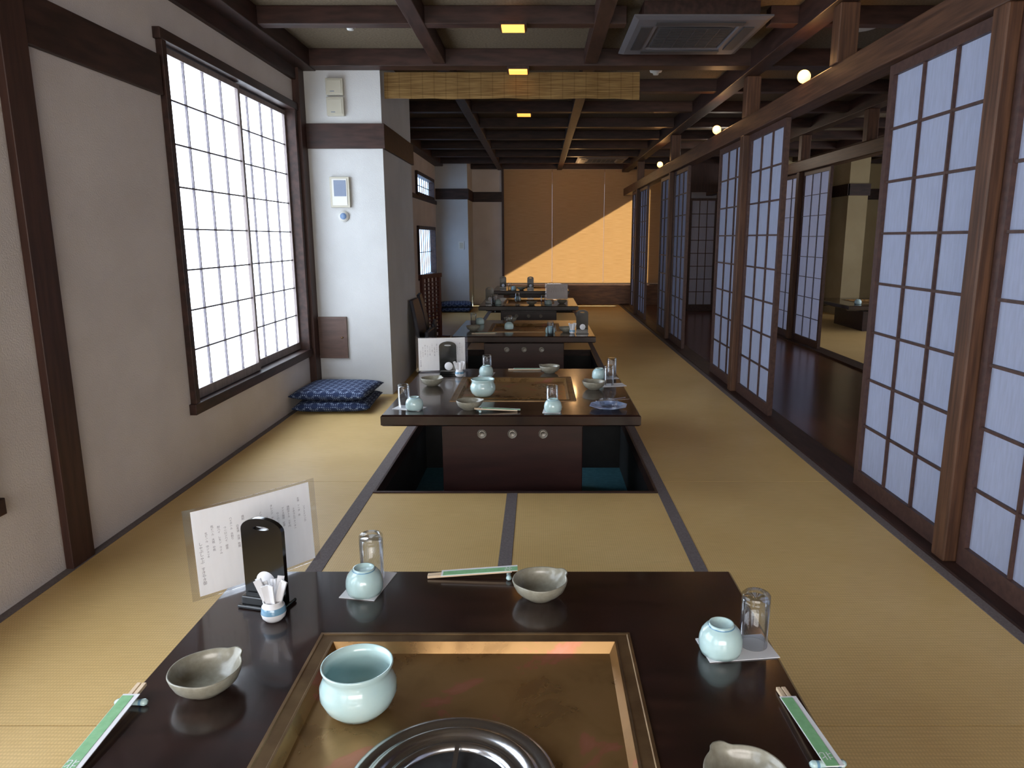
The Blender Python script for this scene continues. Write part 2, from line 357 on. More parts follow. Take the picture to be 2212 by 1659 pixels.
trim([(-1.19, -.66, YB-.02, YB, B0, B1)], M['darkx'], 'dark timber band on the end wall', .002)
trim([(-.68, -.65, YB-.03, YB, .36, 2.42)], M['darkv'], 'timber edge of the blind window')

# ceiling beams
beamY = [5.45+.97*k for k in range(-8, 9)]
for y in beamY:
    big = abs(y-5.45) < .01
    w = .07 if big else .045
    z0 = 2.385 if big else 2.402
    if abs(y-4.48) < .01:
        trim([(XL, .50, y-w, y+w, z0, ZC), (1.32, XE, y-w, y+w, z0, ZC)], M['darkx'], 'dark timber ceiling cross beam', .004)
    else:
        trim([(XL, XE, y-w, y+w, z0, ZC)], M['darkx'], 'dark timber ceiling cross beam', .004)
for x, w, z0 in [(XL+.07, .07, 2.38), (-.70, .045, 2.398), (.36, .045, 2.398), (XR-.02, .06, 2.36), (2.35, .045, 2.398), (XR2, .06, 2.36), (4.1, .045, 2.398), (5.2, .045, 2.398)]:
    trim([(x-w, x+w, YN, YB, z0, ZC)], M['dark'], 'dark timber ceiling beam running the length of the room', .004)
trim([(XL, XL+.03, 2.60, 5.4, 2.30, 2.38)], M['dark'], 'dark timber wall plate under the ceiling')

# posts and headers of both door rows
for X in (XR, XR2):
    trim([(X-.045, X+.075, YN, 13.38, 1.95, 2.075)], M['header'], 'brown timber header above the sliding doors', .006)
    for y in P:
        if y > 13 or y < YN: continue
        trim([(X-.050, X+.010, y-.042, y+.042, 0.012, 1.95)], M['post'], 'brown timber post of the door row', .006)
        trim([(X-.045, X+.06, y-.05, y+.05, 2.075, 2.36)], M['post'], 'short brown post above the door header', .006)
trim([(XR-.05, XR+.05, 3.90, 4.00, 2.075, 2.36)], M['post'], 'short brown strut above the door header', .005)
trim([(XR2-.05, XR2+.05, 6.9, 7.0, 2.075, 2.36)], M['post'], 'short brown strut above the door header', .005)

# ------------------------------------------------------------------ shoji
_sh = {}
def shoji_meshes(w, h, cols, rows, st, tr, brl, bar, key, matF, matL, matP):
    if key in _sh: return _sh[key]
    F = [(-.016,.016,-w/2,-w/2+st,0,h), (-.016,.016,w/2-st,w/2,0,h), (-.016,.016,-w/2+st,w/2-st,0,brl), (-.016,.016,-w/2+st,w/2-st,h-tr,h)]
    iw, ih = w-2*st, h-brl-tr; L = []
    for i in range(1, cols):
        y = -w/2+st+iw*i/cols; L.append((-.010, .002, y-bar/2, y+bar/2, brl, h-tr))
    for j in range(1, rows):
        z = brl+ih*j/rows; L.append((-.009, .0015, -w/2+st, w/2-st, z-bar/2, z+bar/2))
    Pp = [(.003, .005, -w/2+st, w/2-st, brl, h-tr)]
    r = []
    for nm, l, m in (('frame', F, matF), ('lattice', L, matL), ('paper', Pp, matP)):
        bm = bmesh.new()
        for b in l: addbox(bm, *b)
        me = bpy.data.meshes.new(nm); bmesh.ops.recalc_face_normals(bm, faces=bm.faces); bm.to_mesh(me); bm.free(); me.materials.append(m); r.append(me)
    _sh[key] = r; return r
_dn = [0]; _wn = [0]
def shoji(kind, meshes, loc, rz=0, label=''):
    if kind == 'door': _dn[0] += 1; nm = 'door_%d' % _dn[0]
    else: _wn[0] += 1; nm = 'window_%d' % _wn[0]
    e = empty(nm, loc); e.rotation_euler = (0, 0, rz); struct(e, label, kind)
    for me, n in zip(meshes, ('frame', 'lattice', 'paper')):
        o = bpy.data.objects.new(n, me); COL.objects.link(o); o.parent = e
    return e
DM = shoji_meshes(.80, 1.934, 3, 8, .038, .045, .075, .011, 'door', M['lattice'], M['lattice'], M['paper'])
DM2 = shoji_meshes(.80, 1.934, 3, 8, .038, .045, .075, .007, 'door2', M['lattice'], M['winlat'], M['paper2'])
for X in (XR, XR2):
    for y in P:
        for s in (-1, 1):
            yy = y+s*.450
            if yy < -2.5 or yy > 13: continue
            shoji('door', DM if X == XR else DM2, (X+.012, yy, .013), 0, 'sliding shoji door with dark wood lattice and white paper')
DE = shoji_meshes(.44, 1.85, 3, 8, .03, .04, .10, .011, 'end', M['lattice'], M['lattice'], M['paper2'])
shoji('door', DE, (2.72, 12.25, 0), -math.pi/2+math.pi, 'narrow shoji door at the corridor end')

# windows in left wall
WM = shoji_meshes(.905, 1.69, 4, 8, .028, .03, .05, .008, 'win', M['winsash'], M['winlat'], M['winpaper'])
for a, b in winL:
    _wn[0] += 1
    e = struct(empty('window_%d' % _wn[0], (XL, (a+b)/2, WZ0)), 'large two-panel paper window with dark timber frame', 'window')
    w = b-a; h = WZ1-WZ0
    boxes('frame', [(-.10,.03,-w/2,-w/2+.04,0,h), (-.10,.03,w/2-.04,w/2,0,h), (-.10,.035,-w/2-.02,w/2+.02,0,.055), (-.10,.035,-w/2-.02,w/2+.02,h-.05,h)], M['dark'], parent=e, bevel=.003)
    for s, xx in ((-1, -.02), (1, -.055)):
        for me, n in zip(WM, ('sash', 'lattice', 'paper')):
            o = bpy.data.objects.new(n, me); COL.objects.link(o); o.parent = e; o.location = (xx, s*.44, .06); o.rotation_euler = (0, 0, math.pi)
for z0, z1 in ((.60, 1.38), (1.80, 2.14)):
    _wn[0] += 1
    e = struct(empty('window_%d' % _wn[0], (XL, 11.35, z0)), 'small dark-framed daylight window near the far corner', 'window')
    h = z1-z0
    boxes('frame', [(-.10,.03,-.85,-.81,0,h), (-.10,.03,.81,.85,0,h), (-.10,.035,-.81,.81,0,.05), (-.10,.035,-.81,.81,h-.05,h)], M['dark'], parent=e)
    boxes('lattice', [(-.05,-.04,-.8+.2*i,-.79+.2*i,.05,h-.05) for i in range(1, 8)] + [(-.05,-.04,-.81,.81,h/2-.005,h/2+.005)], M['lattice'], parent=e)
    boxes('paper', [(-.07,-.065,-.81,.81,.05,h-.05)], M['winpaper_dim'], parent=e)

# end window with blinds
_wn[0] += 1
e = struct(empty('window_%d' % _wn[0], (0, YB+.07, .36)), 'wide end window behind bamboo blinds', 'window')
boxes('frame', [(-.66,-.61,-.03,.03,0,2.06), (2.30,2.35,-.03,.03,0,2.06), (-.61,2.30,-.03,.03,0,.05), (-.61,2.30,-.03,.03,2.01,2.06)], M['darkv'], parent=e)
for a, b, dy in ((-.64, .229, 0), (.233, 1.170, 0), (1.174, 2.33, 0)):
    r = empty('bamboo_blind', ((a+b)/2, YB-.03+dy, .375)); w = (b-a)/2
    tag(r, 'drawn bamboo slat blind glowing in front of the end window', 'blind', 'bamboo blinds on the end window')
    boxes('slats', [(-w, w, -.003, .003, .02, 2.03)], M['blind'], parent=r)
    boxes('rail', [(-w, w, -.005, .005, 2.03, 2.05)], M['bamboo'], parent=r)
    boxes('weight_bar', [(-w, w, -.004, .004, 0, .02)], M['bamboo'], parent=r)
struct(boxes('trim_90', [(-4, 2.65, YB+.2, 17.5, 2.45, 2.6)], M['dark']), 'unseen slab added outside to shade the end window', 'sun blocker')  # added out of view to cut the sun diagonally across the blinds

# ------------------------------------------------------------------ table
TZ = .331
def build_table():
    e = empty('dining_table')
    tag(e, 'low dark lacquered table with sunken copper grill tray', 'table', 'row of sunken grill tables')
    hx, hy, t = .64, .645, .338
    bm = bmesh.new()
    def ring(hx, hy, z): return [bm.verts.new(p) for p in ((-hx,-hy,z),(hx,-hy,z),(hx,hy,z),(-hx,hy,z))]
    rs = [ring(t, t, .35), ring(hx-.008, hy-.008, .35), ring(hx, hy, .342), ring(hx, hy, .300), ring(hx-.01, hy-.01, .292), ring(t, t, .292)]
    rs.append(rs[0])
    for a, b in zip(rs[:-1], rs[1:]):
        for i in range(4):
            j = (i+1) % 4; bm.faces.new([a[i], a[j], b[j], b[i]])
    obj_from_bm('tabletop', bm, M['lacquer'], parent=e)
    boxes('apron', [(-.56,.56,-.40,-.37,.262,.292)], M['lacquer'], parent=e)
    boxes('apron', [(-.56,.56,.37,.40,.262,.292)], M['lacquer'], parent=e)
    bm = bmesh.new()
    rs = [ring(t, t, .300), ring(t, t, .3525), ring(t-.006, t-.006, .3530), ring(t-.008, t-.008, .3512), ring(t-.030, t-.030, .3505), ring(t-.032, t-.032, .3525), ring(t-.036, t-.036, .3525), ring(t-.037, t-.037, .34)]
    for a, b in zip(rs[:-1], rs[1:]):
        for i in range(4):
            j = (i+1) % 4; bm.faces.new([a[i], a[j], b[j], b[i]])
    obj_from_bm('tray_rim', bm, M['brass'], parent=e)
    bm = bmesh.new()
    rs = [ring(t-.036, t-.036, .352), ring(t-.048, t-.048, TZ)]
    for i in range(4):
        j = (i+1) % 4; bm.faces.new([rs[0][i], rs[0][j], rs[1][j], rs[1][i]])
    bm.faces.new(rs[1])
    obj_from_bm('grill_tray', bm, M['copper'], parent=e)
    boxes('pedestal', [(-.365,.365,-.46,.46,-.399,.262)], M['pedestal'], parent=e, bevel=.004)
    for x in (-.158, 0, .160):
        m = lathe('medallion', [(0,.004),(.012,.004),(.014,.006),(.016,.004),(.019,.004),(.021,.008),(.024,.008),(.025,0)], M['silver'], seg=24, parent=e)
        m.location = (x, -.46, .205); m.rotation_euler = (math.pi/2, 0, 0)
    return e
def add_burner(e):
    b = lathe('burner', [(.174,0),(.174,.010),(.170,.015),(.160,.017),(.152,.012),(.146,.011),(.140,.018),(.132,.019),(.126,.012),(.118,.006),(.112,.010),(.104,.010),(.100,.004),(.098,-.001),(0,-.0005)], M['steel'], seg=64, parent=e)
    b.location = (.0, -.110, TZ+.002)
    lathe('burner_bowl', [(.0975,.001),(.08,.0015),(.05,.002),(0,.002)], M['iron'], seg=48, parent=b)
    lathe('burner_cap', [(.030,.003),(.030,.008),(.024,.011),(0,.011)], M['iron'], seg=32, parent=b)
    boxes('grate', [(-.100,-.02,-.004,.004,.011,.017), (.02,.100,-.004,.004,.011,.017), (-.004,.004,-.100,-.02,.011,.017), (-.004,.004,.02,.100,.011,.017), (-.02,.02,-.004,.004,.011,.017), (-.004,.004,-.02,.02,.011,.017)], M['steel'], parent=b)

def build_cup():
    prof = [(0,.004),(.034,.004),(.038,0),(.0405,0),(.0440,.010),(.0450,.022),(.0440,.034),(.0400,.046),(.0330,.055),(.0275,.058),(.0260,.060),(.0255,.0640),(.0225,.0640),(.0215,.060),(0,.059)]
    mi = [0,0,0,0,0,0,0,0,0,1,0,0,0,0]
    o = lathe('tea_cup', prof, [M['celadon'], M['celrim']], seg=40, mi=mi)
    return tag(o, 'upturned pale celadon tea cup with blue foot ring', 'cup', 'upturned tea cups on the tables')
def build_glass():
    o = lathe('drinking_glass', [(0,.118),(.026,.118),(.0295,.114),(.0300,.10),(.0285,.0),(.0270,.0),(.0285,.100),(.026,.106),(0,.107)], M['glass'], seg=40)
    return tag(o, 'upturned clear glass tumbler', 'glass', 'upturned tumblers on the tables')
def build_coaster():
    o = boxes('coaster', [(-.075,.075,-.045,.045,0,.0015)], M['whitepaper'])
    return tag(o, 'white paper mat under an upturned cup and glass', 'coaster', 'paper mats on the tables')
def build_bowl():
    def fn(c):
        r = math.hypot(c.x, c.y)
        if r < 1e-5: return c
        a = math.atan2(c.y, c.x); k = min(1, max(0, (c.z-.026)/.018))
        w = math.exp(-(abs(a)/.24)**4)*k; wob = 1+.010*math.sin(3*a+1)*k+.006*math.sin(5*a)*k
        r2 = r*wob+.010*w
        return Vector((c.x/r*r2, c.y/r*r2, c.z+.002*w+.0006*math.sin(4*a)*k))
    o = lathe('dipping_bowl', [(0,.004),(.024,.004),(.026,.0),(.032,.0),(.035,.004),(.048,.012),(.058,.022),(.0635,.034),(.0665,.045),(.0655,.0475),(.0630,.0465),(.060,.036),(.054,.025),(.044,.0155),(.030,.0105),(.015,.009),(0,.0085)], M['stone'], seg=72, fn=fn)
    return tag(o, 'grey-green stoneware dipping bowl with a small lug', 'bowl', 'stoneware dipping bowls on the tables')
def build_pot():
    o = lathe('celadon_pot', [(0,0),(.040,0),(.048,.003),(.062,.018),(.0705,.038),(.0700,.056),(.0640,.070),(.0615,.077),(.0620,.084),(.0660,.093),(.0655,.096),(.0630,.096),(.0580,.084),(.0575,.077),(.0600,.069),(.0650,.055),(.0650,.038),(.055,.016),(.03,.008),(0,.008)], M['celadon'], seg=56)
    return tag(o, 'pale blue celadon waste pot with flared rim', 'pot', 'celadon pots on the grill trays')
def build_chop():
    e = empty('chopsticks'); tag(e, 'wooden chopsticks in a green and white paper sleeve', 'chopsticks', 'sleeved chopsticks on the tables')
    boxes('sleeve', [(-.080,.115,-.0155,.0155,.008,.0095)], M['whitepaper'], parent=e)
    boxes('sleeve_band', [(-.075,.115,-.0145,.0065,.0095,.0101)], M['green'], parent=e)
    for s in (-1, 1):
        bm = bmesh.new(); vs = addbox(bm, -.115, .10, s*.0050-.0040, s*.0050+.0040, .001, .0078)
        o = obj_from_bm('chopstick', bm, M['bamboo'], parent=e, bevel=.0008)
    textmesh('lettering', '北', .021, M['whitepaper'], parent=e, loc=(.090, -.004, .0104), rot=(0,0,-math.pi/2))
    return e
def build_rest():
    bm = bmesh.new()
    n = 13
    rings = []
    for i in range(n):
        x = -.03+.06*i/(n-1); k = abs(x)/.03; r = .0050+.002*k**2
        if i in (0, n-1): r *= .5
        rings.append([bm.verts.new((x, 1.15*r*math.cos(a*math.pi/6), .0062+max(r*math.sin(a*math.pi/6), -.0060))) for a in range(12)])
    for k in range(n-1):
        for i in range(12):
            f = bm.faces.new([rings[k][i], rings[k][(i+1)%12], rings[k+1][(i+1)%12], rings[k+1][i]]); f.material_index = 1 if k in (2, 9) else 0
    bm.faces.new(rings[0]); bm.faces.new(rings[-1])
    o = obj_from_bm('chopstick_rest', bm, [M['celadon'], M['celrim']], smooth=True)
    return tag(o, 'small waisted porcelain chopstick rest with blue bands', 'chopstick rest', 'chopstick rests on the tables')
def build_stand():
    e = empty('number_stand'); tag(e, 'black lacquered arched menu stand with cut-out handle', 'stand', 'arched menu stands on the tables')
    w, h = .054, .208
    out = [(-w, .0), (w, .0), (w, h-.030)] + [(w*math.cos(a), h-.030+.030*math.sin(a)) for a in [math.pi*i/16 for i in range(1, 16)]] + [(-w, h-.030)]
    hole = [(.022*math.cos(a), h-.024+.005*math.sin(a)) for a in [2*math.pi*i/20 for i in range(20)]]
    p = curvemesh('panel', [out, hole], .012, M['black'], e); p.location = (0, 0, .008)
    boxes('base', [(-.058,.058,-.036,.03,0,.009)], M['black'], parent=e, bevel=.003)
    boxes('ledge', [(-.050,.050,-.030,-.006,.009,.030)], M['black'], parent=e, bevel=.003)
    d = lathe('plaque', [(0,.002),(.024,.002),(.026,0)], M['whitepaper'], seg=32, parent=e); d.location = (.004, -.0065, .060); d.rotation_euler = (math.pi/2, 0, 0)
    return e
def build_pick():
    e = empty('toothpick_holder'); tag(e, 'white ceramic jar of paper-wrapped toothpicks', 'toothpick holder', 'toothpick jars on the tables')
    lathe('jar', [(0,0),(.018,0),(.025,.008),(.028,.020),(.025,.034),(.020,.040),(.022,.046),(.0195,.046),(.0175,.040),(.02,.03),(.02,.01),(0,.006)], [M['whitepaper'], M['green'], M['celrim']], seg=28, parent=e, mi=[0,0,0,2,0,0,0,0,0,0,0])
    for i in range(12):
        a = i*2.4; r = .0035+.008*(i/12)
        s = boxes('toothpick', [(-.0075,.0075,-.0014,.0014,0,.080+.006*math.sin(i*5))], M['whitepaper'], parent=e)
        s.location = (r*math.cos(a)*.6, r*math.sin(a)*.6, .016); s.rotation_euler = (-math.sin(a)*.18, math.cos(a)*.34, .5*math.sin(i*3))
    return e
MENU = ['しゃぶしゃぶ すきやき御膳', '生ビール　中ジョッキ', '瓶ビール　大瓶　中瓶', '酎ハイ　レモン　ライム', 'ウーロンハイ　緑茶ハイ', 'ハイボール　水割り', '日本酒　冷酒　熱燗', '焼酎　芋　麦　米', '梅酒　杏酒　柚子酒', 'グラスワイン　赤　白', 'ノンアルコールビール', 'コーラ　ジンジャー', 'オレンジ　アップル', 'ウーロン茶　緑茶', 'アイス珈琲　紅茶', '焼酎ボトル　三千円', 'ミネラルウォーター', 'お茶　ソーダ　氷', 'ソフトドリンク']
def build_menu():
    w, h = .30, .210
    def sheet(w, h, z0, th, name, mat, parent=None):
        bm = bmesh.new(); n = 12; A = []; B = []
        for t2, R in ((0, A), (th, B)):
            for i in range(n+1):
                x = -w/2+w*i/n; y = -.006*(1-(2*x/.30)**2)+t2
                R.append((bm.verts.new((x, y+.012*z0/.21, z0)), bm.verts.new((x, y+.012*(z0+h)/.21, z0+h))))
        for i in range(n):
            for R in (A, B): bm.faces.new([R[i][0], R[i+1][0], R[i+1][1], R[i][1]])
            bm.faces.new([A[i][0], A[i+1][0], B[i+1][0], B[i][0]]); bm.faces.new([A[i][1], A[i+1][1], B[i+1][1], B[i][1]])
        for k in (0, n): bm.faces.new([A[k][0], A[k][1], B[k][1], B[k][0]])
        return obj_from_bm(name, bm, mat, smooth=False, parent=parent)
    e = empty('menu_card')
    tag(e, 'white menu sheet of Japanese writing in a clear sleeve', 'menu', 'menu sheets on the tables')
    sheet(w, h, .008, .0004, 'paper', M['menu'], e)
    sheet(w+.034, h+.014, .0, .0016, 'clear_sleeve', M['film'], e).location = (0, .0012, 0)
    for i, s in enumerate(MENU):
        x = -.136+.0148*i; ss = '\n'.join(s.replace('　', ' ')[:(12 if i < 3 else 9+(i*5) % 4)])
        z = .190-.03*abs(math.sin(i*1.3)) if i else .14
        sz = .0094 if i == 0 else .0068
        y = -.006*(1-(2*x/.30)**2)+.012*(z/.21)-.0006
        textmesh('lettering', ss, sz, M['ink'], parent=e, loc=(x, y, z), rot=(math.pi/2-.057, 0, 0), line=.95, top=True)
    return e
def build_plate():
    o = lathe('flower_plate', [(0,0),(.05,0),(.06,.004),(.098,.016),(.100,.019),(.096,.019),(.06,.009),(0,.007)], M['blueplate'], seg=8, smooth=False)
    return tag(o, 'blue glazed octagonal flower-shaped plate', 'plate')
def build_ash():
    o = lathe('glass_dish', [(0,0),(.035,0),(.045,.012),(.050,.034),(.046,.034),(.040,.014),(.03,.008),(0,.008)], M['glass'], seg=12, smooth=False)
    return tag(o, 'small faceted clear glass dish on the blue plate', 'dish')
def build_tongs():
    e = empty('tongs'); tag(e, 'pair of slim steel tongs resting on a dish', 'tongs')
    for s in (-1, 1):
        o = boxes('arm', [(-.09,.09,-.003,.003,0,.003)], M['steel'], parent=e); o.rotation_euler = (0, 0, s*.12); o.location = (0, s*.010, 0)
    return e
BUILD = dict(table=build_table, cup=build_cup, glass=build_glass, coaster=build_coaster, bowl=build_bowl, pot=build_pot, chop=build_chop, rest=build_rest, stand=build_stand, pick=build_pick, menu=build_menu, plate=build_plate, ash=build_ash, tongs=build_tongs)

tabs = [place('table', -.14, y, 0) for y in TY]
add_burner(tabs[0]); tabs[0]['label'] = 'low dark lacquered table, copper tray with steel gas burner'
cv = boxes('tray_cover', [(-.20, .20, -.20, .20, TZ+.001, TZ+.006)], M['copper'], parent=tabs[1], bevel=.002)
TT = .3505
def cupset(x, y, gx, gy, rz=0):
    place('coaster', (x+gx)/2, (y+gy)/2, TT, rz)
    place('cup', x, y, TT+.0018); place('glass', gx, gy, TT+.0018)
def chopset(x, y, rz, side, d=.085, rest=True):
    if rest:
        o = place('chop', x, y, TT+.0065, rz); o.rotation_euler = (0, -.057*side, rz)
        place('rest', x+side*d*math.cos(rz), y+side*d*math.sin(rz), TT, rz+math.pi/2)
    else: place('chop', x, y, TT, rz)
# --- first table
cupset(-.427, 1.625, -.425, 1.700, math.radians(80))
cupset(.379, 1.367, .456, 1.392, .12)
place('bowl', .002, 1.603, TT, .6); place('bowl', -.638, 1.238, TT, 1.0); place('bowl', .318, .960, TT, 2.0)
chopset(-.17, 1.708, .04, 1, .092)
chopset(-.757, 1.115, -math.pi/2, -1, .075)
chopset(.468, 1.12, -math.pi/2+.05, 1, .090)
place('stand', -.643, 1.568, TT, -.25); place('pick', -.603, 1.497, TT+.001, 0)
place('menu', -.705, 1.690, TT+.002, .80)
place('pot', -.338, 1.205, TZ+.001)
# --- second table
cupset(-.632, 3.545, -.695, 3.60, -.3)
cupset(.068, 3.50, .065, 3.575, math.radians(85))
cupset(-.335, 4.46, -.335, 4.535, math.radians(85))
cupset(.37, 4.36, .452, 4.42, .2)
place('coaster', .43, 4.16, TT, .2); place('glass', .41, 4.16, TT+.0018)
place('bowl', -.63, 4.15, TT, 1); place('bowl', .067, 4.56, TT, 2.6); place('bowl', .313, 4.05, TT, 2.2); place('bowl', -.355, 3.55, TT, .2)
place('pot', -.315, 3.93, TZ+.0065)
chopset(-.21, 3.50, .06, -1); chopset(-.09, 4.66, 0, 1, rest=False)
place('stand', -.575, 4.47, TT, 0); place('pick', -.50, 4.425, TT); place('menu', -.63, 4.60, TT+.002, .15)
place('plate', .352, 3.57, TT, .2); place('ash', .352, 3.575, TT+.0085); place('tongs', .37, 3.575, TT+.043, .4)
# --- third table
place('stand', .39, 6.52, TT, 0); place('glass', .10, 6.45, TT); place('cup', .10, 6.54, TT); place('cup', -.29, 6.85, TT); place('glass', -.29, 6.93, TT)
place('bowl', .25, 6.62, TT, 1); place('bowl', -.62, 6.72, TT, 1); place('bowl', -.30, 7.42, TT, 1); place('pick', .30, 6.50, TT)
chopset(-.5, 6.5, .1, 1, rest=False); place('glass', -.66, 7.2, TT); place('cup', -.60, 7.25, TT)
# --- fourth table
place('stand', -.66, 9.6, TT, 0); place('glass', -.60, 9.45, TT); place('cup', -.54, 9.47, TT); place('glass', -.30, 9.9, TT); place('cup', -.3, 10.0, TT)
place('menu', .25, 10.2, TT+.002, 0); place('bowl', -.1, 9.4, TT, 0); place('glass', .05, 9.45, TT); place('cup', .12, 9.45, TT); place('bowl', .3, 9.6, TT, 2); place('pick', -.6, 9.68, TT)
# --- fifth table
place('stand', -.15, 12.3, TT, 0); place('stand', -.62, 12.4, TT, 0); place('glass', -.5, 12.2, TT); place('cup', -.43, 12.2, TT); place('glass', .2, 12.3, TT); place('bowl', -.3, 12.15, TT, 0)
# --- neighbouring room table
REG['table'] = tabs[2]
place('table', 4.62, 9.9, 0, 0)
place('stand', 4.45, 9.6, TT, 0); place('glass', 4.6, 9.45, TT); place('cup', 4.2, 9.5, TT)

# ------------------------------------------------------------------ cushions
def build_cushion():
    n = 20; w = .27; bm = bmesh.new(); g = {}
    for s in (1, -1):
        for i in range(n+1):
            for j in range(n+1):
                u = -1+2*i/n; v = -1+2*j/n
                edge = i in (0, n) or j in (0, n)
                if edge and (i, j, 1) in g: g[(i, j, s)] = g[(i, j, 1)]; continue
                k = (1-abs(u)**5)**.5*(1-abs(v)**5)**.5 if not edge else 0
                pin = 1-.02*(1-abs(u*v))*max(abs(u), abs(v))**4
                g[(i, j, s)] = bm.verts.new((u*w*pin, v*w*pin, .040+s*.040*k))
        for i in range(n):
            for j in range(n): bm.faces.new([g[(i,j,s)], g[(i+1,j,s)], g[(i+1,j+1,s)], g[(i,j+1,s)]])
    o = obj_from_bm('floor_cushion', bm, M['kasuri'], smooth=True)
    return tag(o, 'square navy cushion with white ikat pattern', 'cushion', 'stacked floor cushions')
BUILD['cushion'] = build_cushion
place('cushion', -1.46, 5.12, 0.001, .04); place('cushion', -1.47, 5.14, .079, -.05)
place('cushion', -1.40, 12.1, 0.001, 0); place('cushion', -1.40, 12.12, .079, .1)

# ------------------------------------------------------------------ screen + legless chairs
e = empty('partition_screen', (-1.29, 8.6, 0)); e.rotation_euler = (0, 0, math.radians(72))
tag(e, 'low reddish wooden lattice partition screen on feet', 'screen')
boxes('frame', [(-.24,-.20,-.02,.02,0,.78), (.20,.24,-.02,.02,0,.78), (-.26,.26,-.025,.025,.74,.79), (-.20,.20,-.015,.015,.08,.12)], M['redwood'], parent=e, bevel=.003)
boxes('slats', [(-.20,.20,-.008,.008,.14+.045*i,.155+.045*i) for i in range(13)] + [(x-.008,x+.008,-.012,.012,.12,.74) for x in (-.1, 0, .1)], M['redwood'], parent=e)
boxes('foot', [(-.25,-.19,-.12,.12,0,.03)], M['redwood'], parent=e); boxes('foot', [(.19,.25,-.12,.12,0,.03)], M['redwood'], parent=e)
def build_zaisu():
    e = empty('legless_chair'); tag(e, 'folded legless floor chair in dark navy vinyl', 'chair', 'folded floor chairs by the wall')
    bm = bmesh.new(); n = 12; R = []
    for i in range(n+1):
        t = i/n; z = .01+.66*t; x = .03*math.sin(t*3.1)-.07*t
        wd = .20*(1-.25*max(0, t-.7)/.3)
        R.append([bm.verts.new((x+a, b*wd, z)) for a, b in ((0,-1),(0,1),(.03,1),(.03,-1))])
    for a, b in zip(R[:-1], R[1:]):
        for i in range(4): bm.faces.new([a[i], a[(i+1)%4], b[(i+1)%4], b[i]])
    bm.faces.new(R[0]); bm.faces.new(R[-1])
    obj_from_bm('backrest', bm, M['navy'], parent=e, bevel=.006)
    boxes('seat', [(.065,.10,-.19,.19,0,.40)], M['navy'], parent=e, bevel=.012)
    return e
BUILD['zaisu'] = build_zaisu
place('zaisu', -1.07, 6.45, 0, 0); place('zaisu', -1.12, 7.05, 0, .1)

# ------------------------------------------------------------------ wall fittings on the pier
def fit(name, label, cat, body, mat, parts=()):
    e = empty(name, body[0]); tag(e, label, cat)
    sx, sy, sz = body[1]
    boxes('body', [(-sx/2,sx/2,-sy,0,-sz/2,sz/2)], mat, parent=e, bevel=.004)
    for nm, b, m in parts: boxes(nm, [b], m, parent=e, bevel=.001)
    return e
fit('control_box', 'cream plastic wall control box above another', 'control box', ((-1.475, 5.52, 2.27), (.125, .035, .115)), M['cream'], [('cover', (-.05,.05,-.038,-.035,-.045,.045), M['cream']), ('indicator', (-.03,0,-.040,-.038,-.035,-.03), M['screenlcd'])])
fit('control_box', 'cream plastic wall control box below another', 'control box', ((-1.475, 5.52, 2.135), (.125, .035, .13)), M['cream'], [('cover', (-.05,.05,-.038,-.035,-.05,.05), M['cream']), ('indicator', (-.03,0,-.040,-.038,-.042,-.037), M['screenlcd'])])
fit('intercom', 'wall intercom in a cream frame with grey display', 'intercom', ((-1.475, 5.52, 1.535), (.145, .03, .22)), M['cream'], [('face', (-.055,.055,-.034,-.03,-.095,.095), M['white']), ('display', (-.042,.048,-.036,-.034,-.03,.085), M['screenlcd'])])
o = lathe('thermostat', [(0,.022),(.022,.022),(.024,.018),(.040,.014),(.042,0),(0,0)], [M['white'], M['dial']], seg=32, mi=[1,1,0,0,0]); o.location = (-1.462, 5.521, 1.362); o.rotation_euler = (math.pi/2, 0, 0)
tag(o, 'small round white thermostat with blue centre', 'thermostat')
e = empty('access_hatch', (-1.60, 5.52, .45)); tag(e, 'small brown wooden access hatch low on the wall', 'hatch')
boxes('frame', [(-.12,-.10,-.02,0,-.16,.16),(.10,.12,-.02,0,-.16,.16),(-.10,.10,-.02,0,-.16,-.14),(-.10,.10,-.02,0,.14,.16)], M['hatchwood'], parent=e)
boxes('door', [(-.10,.10,-.012,0,-.14,.14)], M['hatchwood'], parent=e)
k = lathe('knob', [(0,.010),(.008,.008),(.006,0)], M['brass'], seg=16, parent=e); k.location = (.08, -.012, 0); k.rotation_euler = (math.pi/2, 0, 0)
fit('socket', 'small white wall socket', 'socket', ((-1.33, 12.5, 1.08), (.10, .01, .14)), M['white'], [('face', (-.03,.03,-.012,-.01,-.05,.05), M['cream'])])

# ------------------------------------------------------------------ reed valance
bm = bmesh.new(); n = 90; A = []
for i in range(n+1):
    t = i/n; x = -1.13+1.86*t
    yy = 5.575+.004*math.sin(t*23)+.002*math.sin(t*61); zb = 2.200+.002*math.sin(t*17)+.0015*math.sin(t*43)-.006*max(0, t-.9)*10
    A.append([bm.verts.new(p) for p in ((x, yy, 2.384), (x, yy-.012, 2.30), (x, yy-.02, zb+.02), (x, yy-.01, zb), (x, yy+.02, zb+.02), (x, yy+.03, 2.384))])
for a, b in zip(A[:-1], A[1:]):
    for i in range(6): bm.faces.new([a[i], a[(i+1)%6], b[(i+1)%6], b[i]])
bm.faces.new(A[0]); bm.faces.new(A[-1])
o = obj_from_bm('reed_blind', bm, M['sudare'], smooth=False)
tag(o, 'rolled-up straw reed blind hanging under the ceiling beam', 'blind')

